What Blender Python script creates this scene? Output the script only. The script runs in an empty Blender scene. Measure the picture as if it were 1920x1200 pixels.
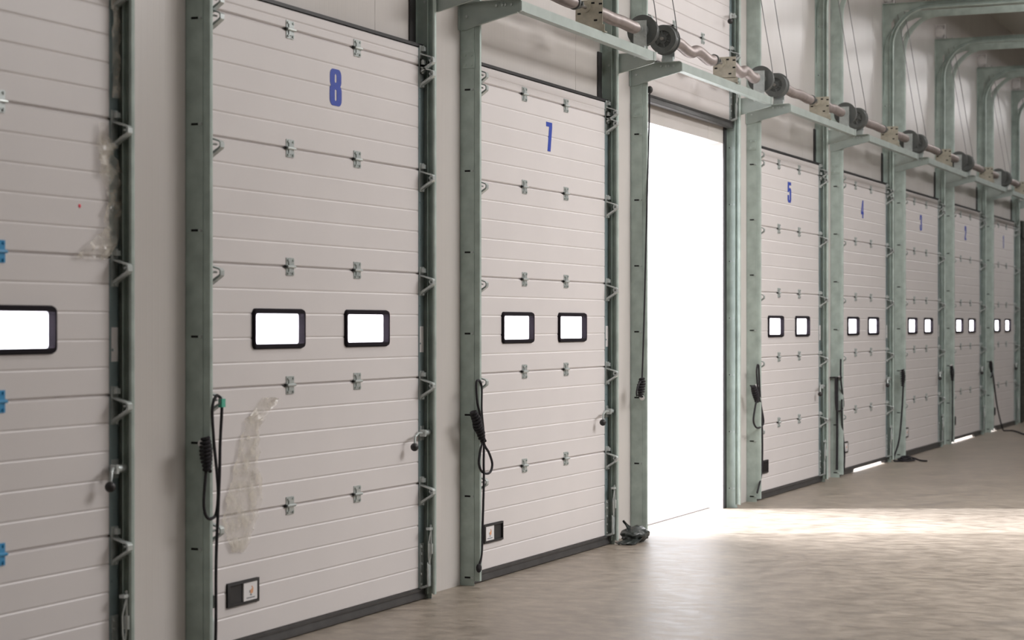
import bpy, bmesh, math, random
from mathutils import Vector, Matrix
R = math.radians
random.seed(7)
scene = bpy.context.scene
COL = scene.collection

# ------------------------------------------------------------------ materials
def new_mat(name):
    m = bpy.data.materials.new(name); m.use_nodes = True
    nt = m.node_tree
    return m, nt, nt.nodes['Principled BSDF']

def pbr(name, col, rough=.5, metal=0., spec=.5, var=0., vscale=6., bump=0., bscale=80., stretch=(1, 1, 1), rvar=0.):
    m, nt, b = new_mat(name)
    b.inputs['Base Color'].default_value = (*col, 1)
    b.inputs['Roughness'].default_value = rough
    b.inputs['Metallic'].default_value = metal
    b.inputs['Specular IOR Level'].default_value = spec
    if var or bump or rvar:
        tc = nt.nodes.new('ShaderNodeTexCoord'); mp = nt.nodes.new('ShaderNodeMapping')
        mp.inputs['Scale'].default_value = stretch
        nt.links.new(tc.outputs['Object'], mp.inputs['Vector'])
    if var or rvar:
        n = nt.nodes.new('ShaderNodeTexNoise'); n.inputs['Scale'].default_value = vscale; n.inputs['Detail'].default_value = 6
        nt.links.new(mp.outputs[0], n.inputs['Vector'])
    if var:
        r = nt.nodes.new('ShaderNodeValToRGB')
        r.color_ramp.elements[0].position = .3; r.color_ramp.elements[1].position = .7
        r.color_ramp.elements[0].color = (*[c*(1-var) for c in col], 1)
        r.color_ramp.elements[1].color = (*[min(1, c*(1+var)) for c in col], 1)
        nt.links.new(n.outputs['Fac'], r.inputs['Fac']); nt.links.new(r.outputs['Color'], b.inputs['Base Color'])
    if rvar:
        mr = nt.nodes.new('ShaderNodeMapRange')
        mr.inputs['To Min'].default_value = rough-rvar; mr.inputs['To Max'].default_value = rough+rvar
        nt.links.new(n.outputs['Fac'], mr.inputs['Value']); nt.links.new(mr.outputs[0], b.inputs['Roughness'])
    if bump:
        n2 = nt.nodes.new('ShaderNodeTexNoise'); n2.inputs['Scale'].default_value = bscale; n2.inputs['Detail'].default_value = 4
        nt.links.new(mp.outputs[0], n2.inputs['Vector'])
        bp = nt.nodes.new('ShaderNodeBump'); bp.inputs['Strength'].default_value = bump; bp.inputs['Distance'].default_value = .01
        nt.links.new(n2.outputs['Fac'], bp.inputs['Height']); nt.links.new(bp.outputs[0], b.inputs['Normal'])
    return m

M = {}
M['door'] = pbr('door_white_steel', (.665, .632, .625), .42, var=.022, vscale=2.2, bump=.05, bscale=240)
M['galv'] = pbr('galvanised_steel', (.41, .485, .45), .5, metal=.2, var=.16, vscale=9, bump=.03, bscale=60, rvar=.08)
M['galv_light'] = pbr('bright_zinc', (.50, .54, .53), .38, metal=.5, var=.10, vscale=30)
M['galv_blue'] = pbr('stile_steel', (.27, .345, .36), .4, metal=.4, var=.16, vscale=7)
M['bracket'] = pbr('bracket_steel', (.36, .41, .385), .5, metal=.25, var=.08, vscale=8)
M['zinc_yellow'] = pbr('yellow_zinc', (.47, .44, .36), .45, metal=.35, var=.15, vscale=22)
M['spring'] = pbr('spring_steel', (.30, .262, .25), .42, metal=.35, var=.12, vscale=14)
M['shaft'] = pbr('shaft_steel', (.30, .28, .26), .4, metal=.6, var=.1, vscale=18)
M['drum'] = pbr('cast_drum', (.115, .122, .118), .45, metal=.3, var=.12, vscale=20)
M['black'] = pbr('black_rubber', (.022, .021, .022), .5, var=.2, vscale=12)
M['seal'] = pbr('bottom_rubber', (.05, .048, .047), .45, var=.2, vscale=12)
M['frame'] = pbr('window_frame_plastic', (.016, .0135, .017), .8, spec=.08)
M['rope'] = pbr('black_rope', (.018, .016, .02), .8, var=.3, vscale=90, bump=.4, bscale=300)
M['cable'] = pbr('steel_cable', (.20, .20, .20), .5, metal=.3)
M['blue'] = pbr('blue_paint', (.016, .050, .36), .5, var=.10, vscale=40)
M['blue_film'] = pbr('blue_protective_film', (.05, .30, .56), .35)
M['white'] = pbr('white_paper', (.74, .72, .72), .5)
M['paper_print'] = pbr('orange_print', (.70, .36, .20), .5)
M['paper_grey'] = pbr('grey_print', (.25, .26, .28), .5)
M['red'] = pbr('red_mark', (.75, .02, .06), .5)
M['green'] = pbr('green_plastic', (.08, .42, .30), .4)
M['bag'] = pbr('black_plastic_film', (.028, .034, .031), .32, bump=.5, bscale=22)
M['hole'] = pbr('dark_slot', (.006, .006, .006), .9)
M['outer_frame'] = pbr('steel_edge', (.05, .035, .025), .55, metal=.3, var=.2)
M['dark_door'] = pbr('dark_steel_door', (.022, .026, .020), .55, var=.15)
M['ceiling'] = pbr('ceiling_sheet', (.62, .61, .56), .6, var=.05, vscale=1.5)
M['plain_wall'] = pbr('plain_wall', (.52, .49, .46), .6, var=.04, vscale=1.0)
M['apron'] = pbr('outside_concrete', (.60, .59, .58), .8, var=.06, vscale=2)

def wall_mat():
    m, nt, b = new_mat('sandwich_panel')
    b.inputs['Roughness'].default_value = .27; b.inputs['Specular IOR Level'].default_value = .7
    tc = nt.nodes.new('ShaderNodeTexCoord')
    sep = nt.nodes.new('ShaderNodeSeparateXYZ'); nt.links.new(tc.outputs['Object'], sep.inputs[0])
    mul = nt.nodes.new('ShaderNodeMath'); mul.operation = 'MULTIPLY'; mul.inputs[1].default_value = 2*math.pi/.05
    nt.links.new(sep.outputs['X'], mul.inputs[0])
    sn = nt.nodes.new('ShaderNodeMath'); sn.operation = 'SINE'; nt.links.new(mul.outputs[0], sn.inputs[0])
    mx = nt.nodes.new('ShaderNodeMath'); mx.operation = 'MAXIMUM'; mx.inputs[1].default_value = .80; nt.links.new(sn.outputs[0], mx.inputs[0])
    bp = nt.nodes.new('ShaderNodeBump'); bp.inputs['Strength'].default_value = .28; bp.inputs['Distance'].default_value = .006
    nt.links.new(mx.outputs[0], bp.inputs['Height']); nt.links.new(bp.outputs[0], b.inputs['Normal'])
    mp = nt.nodes.new('ShaderNodeMapping'); mp.inputs['Scale'].default_value = (1.4, 1, .25)
    nt.links.new(tc.outputs['Object'], mp.inputs['Vector'])
    n = nt.nodes.new('ShaderNodeTexNoise'); n.inputs['Scale'].default_value = 1.3; n.inputs['Detail'].default_value = 5
    nt.links.new(mp.outputs[0], n.inputs['Vector'])
    r = nt.nodes.new('ShaderNodeValToRGB')
    r.color_ramp.elements[0].position = .3; r.color_ramp.elements[1].position = .7
    r.color_ramp.elements[0].color = (.545, .515, .488, 1); r.color_ramp.elements[1].color = (.595, .565, .548, 1)
    nt.links.new(n.outputs['Fac'], r.inputs['Fac']); nt.links.new(r.outputs['Color'], b.inputs['Base Color'])
    return m
M['wall'] = wall_mat()

def floor_mat():
    m, nt, b = new_mat('polished_concrete')
    L = nt.links.new
    tc = nt.nodes.new('ShaderNodeTexCoord')
    def noise(scale, stretch, detail=6, rough=.55):
        mp = nt.nodes.new('ShaderNodeMapping'); mp.inputs['Scale'].default_value = stretch
        mp.inputs['Rotation'].default_value = (0, 0, R(12))
        L(tc.outputs['Object'], mp.inputs['Vector'])
        n = nt.nodes.new('ShaderNodeTexNoise'); n.inputs['Scale'].default_value = scale
        n.inputs['Detail'].default_value = detail; n.inputs['Roughness'].default_value = rough
        L(mp.outputs[0], n.inputs['Vector']); return n
    a = noise(.9, (1, 1, 1)); c = noise(9, (1.0, .6, 1), 10, .72); d = noise(60, (1, 1, 1), 3)
    r = nt.nodes.new('ShaderNodeValToRGB')
    e = r.color_ramp.elements
    e[0].position = .39; e[0].color = (.165, .136, .106, 1)
    e[1].position = .62; e[1].color = (.345, .294, .240, 1)
    mix = nt.nodes.new('ShaderNodeMix'); mix.data_type = 'FLOAT'; mix.inputs[0].default_value = .8
    L(a.outputs['Fac'], mix.inputs[2]); L(c.outputs['Fac'], mix.inputs[3])
    L(mix.outputs[0], r.inputs['Fac'])
    # trodden stains with a shape of their own
    geo = nt.nodes.new('ShaderNodeNewGeometry')
    last = r.outputs['Color']
    warp = noise(6, (1, 1, 1), 3)
    for (x, y, rx, ry, k) in ((17.95, -1.56, .55, .11, .42), (10.97, -3.33, .20, .14, .5), (11.08, -2.57, .13, .055, .45), (19.0, -1.4, 1.2, .08, .22)):
        mp = nt.nodes.new('ShaderNodeMapping'); mp.vector_type = 'TEXTURE'
        mp.inputs['Location'].default_value = (x, y, 0); mp.inputs['Scale'].default_value = (rx, ry, 1)
        mp.inputs['Rotation'].default_value = (0, 0, R(-25))
        L(geo.outputs['Position'], mp.inputs['Vector'])
        ln = nt.nodes.new('ShaderNodeVectorMath'); ln.operation = 'LENGTH'; L(mp.outputs[0], ln.inputs[0])
        ad = nt.nodes.new('ShaderNodeMath'); ad.operation = 'ADD'; L(ln.outputs['Value'], ad.inputs[0]); L(warp.outputs['Fac'], ad.inputs[1])
        mr = nt.nodes.new('ShaderNodeMapRange'); mr.inputs['From Min'].default_value = .55; mr.inputs['From Max'].default_value = 1.6
        mr.inputs['To Min'].default_value = k; mr.inputs['To Max'].default_value = 0
        L(ad.outputs[0], mr.inputs['Value'])
        mc = nt.nodes.new('ShaderNodeMix'); mc.data_type = 'RGBA'
        L(mr.outputs[0], mc.inputs[0]); L(last, mc.inputs[6]); mc.inputs[7].default_value = (.10, .085, .075, 1)
        last = mc.outputs[2]
    L(last, b.inputs['Base Color'])
    rr = nt.nodes.new('ShaderNodeMapRange'); rr.inputs['From Min'].default_value = .3; rr.inputs['From Max'].default_value = .7
    rr.inputs['To Min'].default_value = .33; rr.inputs['To Max'].default_value = .50
    L(c.outputs['Fac'], rr.inputs['Value']); L(rr.outputs[0], b.inputs['Roughness'])
    b.inputs['Specular IOR Level'].default_value = .5
    bp = nt.nodes.new('ShaderNodeBump'); bp.inputs['Strength'].default_value = .055; bp.inputs['Distance'].default_value = .01
    mb = nt.nodes.new('ShaderNodeMix'); mb.data_type = 'FLOAT'; mb.inputs[0].default_value = .3
    L(c.outputs['Fac'], mb.inputs[2]); L(d.outputs['Fac'], mb.inputs[3])
    L(mb.outputs[0], bp.inputs['Height']); L(bp.outputs[0], b.inputs['Normal'])
    return m
M['floor'] = floor_mat()

def pane_mat():
    m = bpy.data.materials.new('frosted_acrylic'); m.use_nodes = True
    nt = m.node_tree; nt.nodes.clear()
    o = nt.nodes.new('ShaderNodeOutputMaterial'); t = nt.nodes.new('ShaderNodeBsdfTranslucent'); g = nt.nodes.new('ShaderNodeBsdfGlossy')
    t.inputs[0].default_value = (.95, .93, .95, 1); g.inputs['Roughness'].default_value = .1
    x = nt.nodes.new('ShaderNodeMixShader'); x.inputs[0].default_value = .05
    nt.links.new(t.outputs[0], x.inputs[1]); nt.links.new(g.outputs[0], x.inputs[2]); nt.links.new(x.outputs[0], o.inputs[0])
    return m
M['pane'] = pane_mat()

def film_mat():
    m = bpy.data.materials.new('clear_plastic_film'); m.use_nodes = True
    nt = m.node_tree; nt.nodes.clear()
    o = nt.nodes.new('ShaderNodeOutputMaterial'); t = nt.nodes.new('ShaderNodeBsdfTransparent')
    p = nt.nodes.new('ShaderNodeBsdfPrincipled')
    p.inputs['Base Color'].default_value = (.70, .65, .56, 1); p.inputs['Roughness'].default_value = .22
    n = nt.nodes.new('ShaderNodeTexNoise'); n.inputs['Scale'].default_value = 16; n.inputs['Detail'].default_value = 4
    tc = nt.nodes.new('ShaderNodeTexCoord'); nt.links.new(tc.outputs['Object'], n.inputs['Vector'])
    mr = nt.nodes.new('ShaderNodeMapRange'); mr.inputs['From Min'].default_value = .38; mr.inputs['From Max'].default_value = .68
    mr.inputs['To Min'].default_value = .16; mr.inputs['To Max'].default_value = .60
    nt.links.new(n.outputs['Fac'], mr.inputs['Value'])
    x = nt.nodes.new('ShaderNodeMixShader'); nt.links.new(mr.outputs[0], x.inputs[0])
    nt.links.new(t.outputs[0], x.inputs[1]); nt.links.new(p.outputs[0], x.inputs[2]); nt.links.new(x.outputs[0], o.inputs[0])
    return m
M['film'] = film_mat()

# ------------------------------------------------------------------ mesh builder
class MB:
    def __init__(s): s.v = []; s.f = []; s.m = []; s.cur = 0
    def face(s, idx): s.f.append(tuple(idx)); s.m.append(s.cur)
    def add(s, vs, fs):
        o = len(s.v); s.v += [tuple(p) for p in vs]
        for f in fs: s.face([i+o for i in f])
        return s
    def box(s, x0, x1, y0, y1, z0, z1):
        if x0 > x1: x0, x1 = x1, x0
        if y0 > y1: y0, y1 = y1, y0
        if z0 > z1: z0, z1 = z1, z0
        return s.add([(x0,y0,z0),(x1,y0,z0),(x1,y1,z0),(x0,y1,z0),(x0,y0,z1),(x1,y0,z1),(x1,y1,z1),(x0,y1,z1)],
              [(0,3,2,1),(4,5,6,7),(0,1,5,4),(1,2,6,5),(2,3,7,6),(3,0,4,7)])
    def extrude(s, poly, axis, a, b):
        """poly: 2D loop in the two remaining axes (x: (y,z); y: (x,z); z: (x,y))"""
        mk = {'x': lambda p, t: (t, p[0], p[1]), 'y': lambda p, t: (p[0], t, p[1]), 'z': lambda p, t: (p[0], p[1], t)}[axis]
        n = len(poly)
        vs = [mk(p, a) for p in poly] + [mk(p, b) for p in poly]
        fs = [tuple(range(n))[::-1], tuple(range(n, 2*n))] + [(i, (i+1) % n, n+(i+1) % n, n+i) for i in range(n)]
        return s.add(vs, fs)
    def cyl(s, p0, p1, r0, r1=None, n=14, caps=True):
        r1 = r0 if r1 is None else r1
        p0, p1 = Vector(p0), Vector(p1); d = (p1-p0).normalized()
        u = d.orthogonal().normalized(); w = d.cross(u)
        vs = []
        for p, r in ((p0, r0), (p1, r1)):
            for i in range(n):
                a = 2*math.pi*i/n; vs.append(p+(u*math.cos(a)+w*math.sin(a))*r)
        fs = [(i, (i+1) % n, n+(i+1) % n, n+i) for i in range(n)]
        if caps: fs += [tuple(range(n))[::-1], tuple(range(n, 2*n))]
        return s.add(vs, fs)
    def lathe_x(s, prof, cy, cz, n=28):
        """prof: (x, r) pairs, revolved round the line y=cy, z=cz"""
        vs = []
        for x, r in prof:
            for i in range(n):
                a = 2*math.pi*i/n; vs.append((x, cy+r*math.cos(a), cz+r*math.sin(a)))
        fs = []
        for k in range(len(prof)-1):
            for i in range(n):
                fs.append((k*n+i, k*n+(i+1) % n, (k+1)*n+(i+1) % n, (k+1)*n+i))
        fs += [tuple(range(n)), tuple(range((len(prof)-1)*n, len(prof)*n))[::-1]]
        return s.add(vs, fs)
    def tube(s, pts, r, n=8, rs=None):
        pts = [Vector(p) for p in pts]; vs = []; prev = None
        for k, p in enumerate(pts):
            d = (pts[min(k+1, len(pts)-1)]-pts[max(k-1, 0)])
            d = d.normalized() if d.length > 1e-9 else Vector((0, 0, 1))
            u = d.orthogonal().normalized() if prev is None else (prev-d*prev.dot(d)).normalized()
            prev = u; w = d.cross(u); rr = rs[k] if rs else r
            for i in range(n):
                a = 2*math.pi*i/n; vs.append(p+(u*math.cos(a)+w*math.sin(a))*rr)
        fs = []
        for k in range(len(pts)-1):
            for i in range(n):
                fs.append((k*n+i, k*n+(i+1) % n, (k+1)*n+(i+1) % n, (k+1)*n+i))
        fs += [tuple(range(n))[::-1], tuple(range((len(pts)-1)*n, len(pts)*n))]
        return s.add(vs, fs)
    def sphere(s, c, r, n=12, sc=(1, 1, 1)):
        c = Vector(c); vs = [(c.x, c.y, c.z+r*sc[2])]; m = n//2
        for j in range(1, m):
            t = math.pi*j/m
            for i in range(n):
                a = 2*math.pi*i/n
                vs.append((c.x+r*sc[0]*math.sin(t)*math.cos(a), c.y+r*sc[1]*math.sin(t)*math.sin(a), c.z+r*sc[2]*math.cos(t)))
        vs.append((c.x, c.y, c.z-r*sc[2])); e = len(vs)-1
        fs = [(0, 1+i, 1+(i+1) % n) for i in range(n)]
        for j in range(m-2):
            for i in range(n):
                a = 1+j*n; fs.append((a+i, a+n+i, a+n+(i+1) % n, a+(i+1) % n))
        a = 1+(m-2)*n
        fs += [(e, a+(i+1) % n, a+i) for i in range(n)]
        return s.add(vs, fs)
    def mesh(s, name, mats, bevel=0., sharp=34):
        me = bpy.data.meshes.new(name); me.from_pydata(s.v, [], s.f)
        for m in mats: me.materials.append(M[m])
        me.polygons.foreach_set('material_index', s.m)
        bm = bmesh.new(); bm.from_mesh(me)
        bmesh.ops.recalc_face_normals(bm, faces=bm.faces)
        if bevel:
            ed = [e for e in bm.edges if len(e.link_faces) == 2 and e.calc_face_angle(0) > .6]
            bmesh.ops.bevel(bm, geom=ed, offset=bevel, segments=2, profile=.6, affect='EDGES', clamp_overlap=True)
        bm.to_mesh(me); bm.free()
        me.polygons.foreach_set('use_smooth', [True]*len(me.polygons))
        me.set_sharp_from_angle(angle=R(sharp))
        return me

CACHE = {}
def shared(key, fn):
    if key not in CACHE: CACHE[key] = fn()
    return CACHE[key]
def put(name, me, parent=None, loc=(0, 0, 0), rx=0.):
    o = bpy.data.objects.new(name, me); COL.objects.link(o)
    o.location = loc; o.rotation_euler = (rx, 0, 0)
    if parent: o.parent = parent
    return o
def thing(name, label, cat, loc=(0, 0, 0), group=None):
    o = bpy.data.objects.new(name, None); COL.objects.link(o); o.location = loc
    o.empty_display_size = .1
    o['label'] = label; o['category'] = cat; o['kind'] = 'thing'
    if group: o['group'] = group
    return o
def tag(o, label, cat, group=None):
    o['label'] = label; o['category'] = cat; o['kind'] = 'thing'
    if group: o['group'] = group
    return o
def struct(name, mb, mat, bevel=0.):
    o = put(name, mb.mesh(name, [mat] if isinstance(mat, str) else mat, bevel)); o['kind'] = 'structure'; return o

# ------------------------------------------------------------------ layout (metres): x along the dock wall, y into the wall, z up
PITCH = 3.14
def LX(n): return 8.09+PITCH*(8-n)            # left track post of door n (9 nearest .. 1 farthest)
W0, W1 = .11, 2.44                            # white skin of a door, from its left post
ST0, ST1 = .03, 2.508                         # outer edges of its end stiles
RLEG = 2.53                                   # right track post
YW = .05; TH = .15; CEIL = 6.3
OP0, OP1, OPZ = .12, 2.41, 3.2                # wall opening
X0, X1, Y0 = -8., 46., -21.

# setting
struct('floor', MB().box(X0, X1, Y0, YW+TH, -.2, 0), 'floor')
struct('ground', MB().box(-40, 70, YW+TH+.004, 60, -.3, -.004), 'apron')
t = MB()
for n in range(9, 0, -1): t.box(LX(n)+OP0, LX(n)+OP1, YW+TH-.03, YW+TH+.002, -.05, .003)
struct('trim_1', t, 'outer_frame')
w = MB()
edges = [X0] + sum([[LX(n)+OP0, LX(n)+OP1] for n in range(9, 0, -1)], []) + [X1]
for i in range(0, len(edges), 2): w.box(edges[i], edges[i+1], YW, YW+TH, -.02, OPZ)
joints = [X0] + [LX(n)+1.98 for n in range(9, -3, -1)] + [X1]
for a, b in zip(joints, joints[1:]):
    w.box(a+.002, b-.002, YW, YW+TH, OPZ, CEIL)
    w.box(b-.003, b+.003, YW+.004, YW+TH-.01, OPZ, CEIL)
struct('wall_left', w, 'wall')
struct('wall_right', MB().box(X0, X1, Y0-.2, Y0, -.2, CEIL), 'plain_wall')
struct('wall_back', MB().box(X0-.2, X0, Y0-.2, YW+TH, -.2, CEIL), 'plain_wall')
struct('wall_front', MB().box(X1, X1+.2, Y0-.2, YW+TH, -.2, CEIL), 'plain_wall')
struct('ceiling', MB().box(X0-.2, X1+.2, Y0-.2, YW+TH, CEIL, CEIL+.15), 'ceiling')
d = MB()
for k in range(30): d.extrude([(YW-.05, .1*k+.03), (YW-.062, .1*k+.05), (YW-.062, .1*k+.11), (YW-.05, .1*k+.13), (YW-.02, .1*k+.13), (YW-.02, .1*k+.03)], 'x', 33.24, 35.6)
d.box(33.14, 33.24, YW-.07, YW, 0, 3.12).box(35.6, 35.7, YW-.07, YW, 0, 3.12).box(33.14, 35.7, YW-.09, YW, 3.02, 3.3)
struct('door_10', d, 'dark_door')

struct('light_baffle', MB().box(3, X1-1, -2.37, -2.35, 5.91, CEIL), 'galv')  # unseen strip, added to keep the lamp row's light off the top of the wall

# ------------------------------------------------------------------ sectional doors
SEAM = [.062, .683, 1.304, 1.914, 2.524, 3.136, 3.246]
WIN = [(.531, 1.060), (1.512, 2.042)]
WZ0, WZ1 = 1.492, 1.697

def section_profile(z0, z1, h):
    """front skin y as a function of z inside a section h tall: shallow V ribs; returns (y,z) points from z0 to z1"""
    pts = []; ribs = [h*i/5 for i in range(1, 5)] if h > .3 else ([.05] if h < .2 else [])
    zz = [z0]
    for r in ribs:
        for dz in (-.006, 0, .008):
            if z0 < r+dz < z1: zz.append(r+dz)
    zz.append(z1)
    for z in zz:
        y = 0.
        for r in ribs:
            if abs(z-r) < 1e-6: y = .0035
        pts.append((y, z))
    return pts
def section_mesh(i):
    h = SEAM[i+1]-SEAM[i]; g = .004
    b = MB()
    def slab(xa, xb, za, zb):
        p = section_profile(za, zb, h)
        if za <= g+1e-6: p = [(.006, za)] + [(0, za+.006)] + p[1:]
        if zb >= h-g-1e-6: p = p[:-1] + [(0, zb-.006), (.006, zb)]
        b.extrude(p + [(.04, zb), (.04, za)], 'x', xa, xb)
    if i == 2:
        a0, a1 = WZ0-SEAM[2]+.012, WZ1-SEAM[2]-.012
        xs = [ST0+.004, WIN[0][0]+.012, WIN[0][1]-.012, WIN[1][0]+.012, WIN[1][1]-.012, ST1-.004]
        for k in (0, 2, 4): slab(xs[k], xs[k+1], g, h-g)
        for k in (1, 3):
            slab(xs[k], xs[k+1], g, a0); slab(xs[k], xs[k+1], a1, h-g)
    else:
        slab(ST0+.004, ST1-.004, g, h-g)
    b.box(ST0+.004, ST1-.004, .012, .03, h-.006, h+.006) if i < 5 else None
    return b.mesh('door_section', ['door'], 0, 12)
def stile_mesh(i, side):
    h = SEAM[i+1]-SEAM[i]; b = MB()
    xa, xb = (ST0, W0) if side < 0 else (W1, ST1)
    b.box(xa, xb, -.003, .0005, .005, h-.005)
    e = xa if side < 0 else xb
    b.box(e-.002, e+.002, -.003, .041, .005, h-.005)
    if h > .3:
        for zz in (.2, .42): b.cyl((xa+.018, -.003, zz), (xa+.018, -.007, zz), .006, n=8)
    return b.mesh('end_stile', ['galv_blue'])
def rounded(x0, x1, z0, z1, r, n=5):
    p = []
    for cx, cz, a in ((x1-r, z1-r, 0), (x0+r, z1-r, 90), (x0+r, z0+r, 180), (x1-r, z0+r, 270)):
        for k in range(n+1):
            t = R(a+90*k/n); p.append((cx+r*math.cos(t), cz+r*math.sin(t)))
    return p
def ring(b, outer, inner, y0, y1, ybo=None):
    """a frame between two loops, from y0 (front) to y1, its outer rim leaning back to ybo"""
    n = len(outer); ybo = y0 if ybo is None else ybo
    vs = [(x, ybo, z) for x, z in outer] + [(x, y0, z) for x, z in [((o[0]*.75+i[0]*.25), (o[1]*.75+i[1]*.25)) for o, i in zip(outer, inner)]] + [(x, y0, z) for x, z in inner] + [(x, y1, z) for x, z in inner] + [(x, y1, z) for x, z in outer]
    fs = []
    for L in range(4):
        for i in range(n): fs.append((L*n+i, L*n+(i+1) % n, (L+1)*n+(i+1) % n, (L+1)*n+i))
    for i in range(n): fs.append((4*n+i, 4*n+(i+1) % n, (i+1) % n, i))
    b.add(vs, fs)
def window_mesh(k):
    a, c = WIN[k]; b = MB()
    z0, z1 = WZ0-SEAM[2], WZ1-SEAM[2]
    ring(b, rounded(a, c, z0, z1, .028), rounded(a+.017, c-.017, z0+.025, z1-.025, .014), -.016, .034, -.003)
    return b.mesh('window', ['frame'])
def pane_mesh(k):
    a, c = WIN[k]
    return MB().box(a+.013, c-.013, .020, .025, WZ0-SEAM[2]+.02, WZ1-SEAM[2]-.02).mesh('pane', ['pane'])
def hinge_mesh(mat='galv_light'):
    b = MB()
    b.box(-.040, .040, -.004, 0, .004, .046).box(-.040, .040, -.004, 0, -.046, -.004)
    b.cyl((-.042, -.010, 0), (.042, -.010, 0), .0075, n=10)
    b.box(-.020, .012, -.009, -.003, -.03, .03)
    for x in (-.026, .026):
        for z in (-.034, .034): b.cyl((x, -.004, z), (x, -.011, z), .007, n=6)
    b.cur = 1; b.box(-.055, -.042, -.008, 0, -.006, .006)
    return b.mesh('hinge', [mat, 'hole'])
def roller_bracket_mesh(side, top=False):
    b = MB(); c = .105 if side < 0 else 2.472
    b.box(c-.026, c+.026, -.008, -.003, -.13, .04)
    outer = [(-.003, -.005), (-.082, -.03), (-.09, -.04), (-.09, -.062), (-.084, -.07), (-.003, -.125)]
    inner = [(-.003, -.108), (-.078, -.062), (-.084, -.056), (-.084, -.042), (-.078, -.036), (-.003, -.014)]
    b.extrude(outer+inner, 'x', c-.018, c+.018)
    b.box(c-.014, c+.014, -.03, -.008, .006, .03)
    for z in (.03, -.12):
        b.cyl((c, -.008, z), (c, -.022, z), .009, n=8)
    return b.mesh('roller_bracket', ['galv_light'], 0)
def roller_mesh(side):
    b = MB(); c = .105 if side < 0 else 2.472
    e = .018 if side < 0 else RLEG-.018
    b.cyl((c, -.058, -.048), (e, -.058, -.048), .0055, n=8)
    b.cyl((e-.008, -.058, -.048), (e+.008, -.058, -.048), .019, n=16)
    return b.mesh('roller', ['galv_light'])
def grip_mesh():
    b = MB(); b.extrude([(-.148, -.06), (.148, -.06), (.148, .06), (-.148, .06)], 'y', -.002, .0)
    o = [(-.152, -.06), (.152, -.06), (.152, .06), (-.152, .06)]; i = [(-.134, -.047), (.134, -.047), (.134, .047), (-.134, .047)]
    n = 4
    vs = [(x, -.010, z) for x, z in o] + [(x, -.014, z) for x, z in i] + [(x, -.002, z) for x, z in i] + [(x, .0, z) for x, z in o]
    fs = [(L*n+k, L*n+(k+1) % n, (L+1)*n+(k+1) % n, (L+1)*n+k) for L in range(3) for k in range(4)]
    b.add(vs, fs)
    return b.mesh('hand_grip', ['black'])
def sticker_mesh():
    b = MB(); b.box(-.066, .066, -.010, -.003, -.045, .045)
    b.cur = 1; b.extrude([(.0, -.014), (.022, -.010), (.026, .012), (.018, .022), (.004, .026), (.016, .014), (-.006, .004)], 'y', -.0108, -.0098)
    b.cur = 2; b.box(-.04, .04, -.0106, -.0098, -.035, -.029); b.extrude([(-.008, -.020), (.010, -.024), (.012, -.016), (-.004, -.013)], 'y', -.0107, -.0098)
    b.extrude([(-.014, -.006), (-.002, -.010), (.0, .004), (-.012, .006)], 'y', -.0107, -.0098)
    return b.mesh('sticker', ['white', 'paper_print', 'paper_grey'])
def slats_mesh():
    b = MB()
    for k in range(5): b.box(-.12+.052*k, -.096+.052*k, -.010, -.003, -.044, .044)
    return b.mesh('grip_rib', ['black'])
def lock_mesh():
    b = MB(); z = .98
    b.box(2.448, 2.504, -.008, -.003, z-.045, z+.04)
    b.cyl((2.43, -.035, z), (2.512, -.035, z), .018, n=14)
    b.box(2.456, 2.498, -.035, -.004, z-.012, z+.012)
    b.box(2.418, 2.436, -.055, -.02, z-.02, z+.02)
    return b.mesh('slide_lock', ['galv_light'])
def lever_mesh(kx):
    return MB().tube([(2.43, -.035, .98), (2.43*.5+kx*.5, -.048, .985), (kx+.012, -.06, .968), (kx+.002, -.062, .92)], .007).mesh('lever', ['galv_light'])
def knob_mesh(kx): return MB().sphere((kx, -.062, .908), .024, 14).mesh('knob', ['black'])
def bottom_bracket_mesh(side):
    b = MB(); c = .07 if side < 0 else 2.474
    b.box(c-.024, c+.024, -.009, -.003, .05, .33)
    b.extrude([(-.005, .06), (-.06, .08), (-.06, .2), (-.05, .22), (-.05, .09), (-.005, .075)], 'x', c-.018, c+.018)
    for z in (.09, .15, .21, .27, .31): b.cyl((c-.012, -.009, z), (c-.012, -.017, z), .008, n=8)
    s = .012 if side < 0 else -.012
    b.tube([(c-s, -.05, .20), (c-s, -.062, .30), (c-s, -.060, .36), (c-s, -.058, .44)], .006, 8)
    b.cyl((c-s, -.061, .27), (c-s, -.061, .33), .013, n=10)
    b.box(c-.022, c+.03*(1 if side > 0 else -1), -.07, -.045, .41, .425)
    b.tube([(c-s-.006, -.06, .40), (c-s-.03, -.058, .33), (c-s-.026, -.058, .24), (c-s, -.056, .19)], .004, 6)
    return b.mesh('bottom_bracket', ['galv_light'])
def seal_mesh(gap=None):
    b = MB()
    a, c = ST0, ST1
    if gap:
        g0, g1, h = gap
        b.extrude([(a, .003), (g0, .003), (g0+.02, h), (g1-.02, h), (g1, .003), (c, .003), (c, .066), (a, .066)], 'y', -.006, .026)
    else:
        b.extrude([(-.010, .066), (-.010, .035), (-.018, .02), (-.018, .006), (-.008, .0015), (.03, .0015), (.036, .01), (.036, .066)], 'x', a, c)
    b.box(a, c, -.014, -.006, .050, .062)
    return b.mesh('bottom_seal', ['seal'])
def top_seal_mesh(): return MB().box(ST0, ST1, -.004, .05, .0, .018).mesh('top_seal', ['black'])

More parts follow.
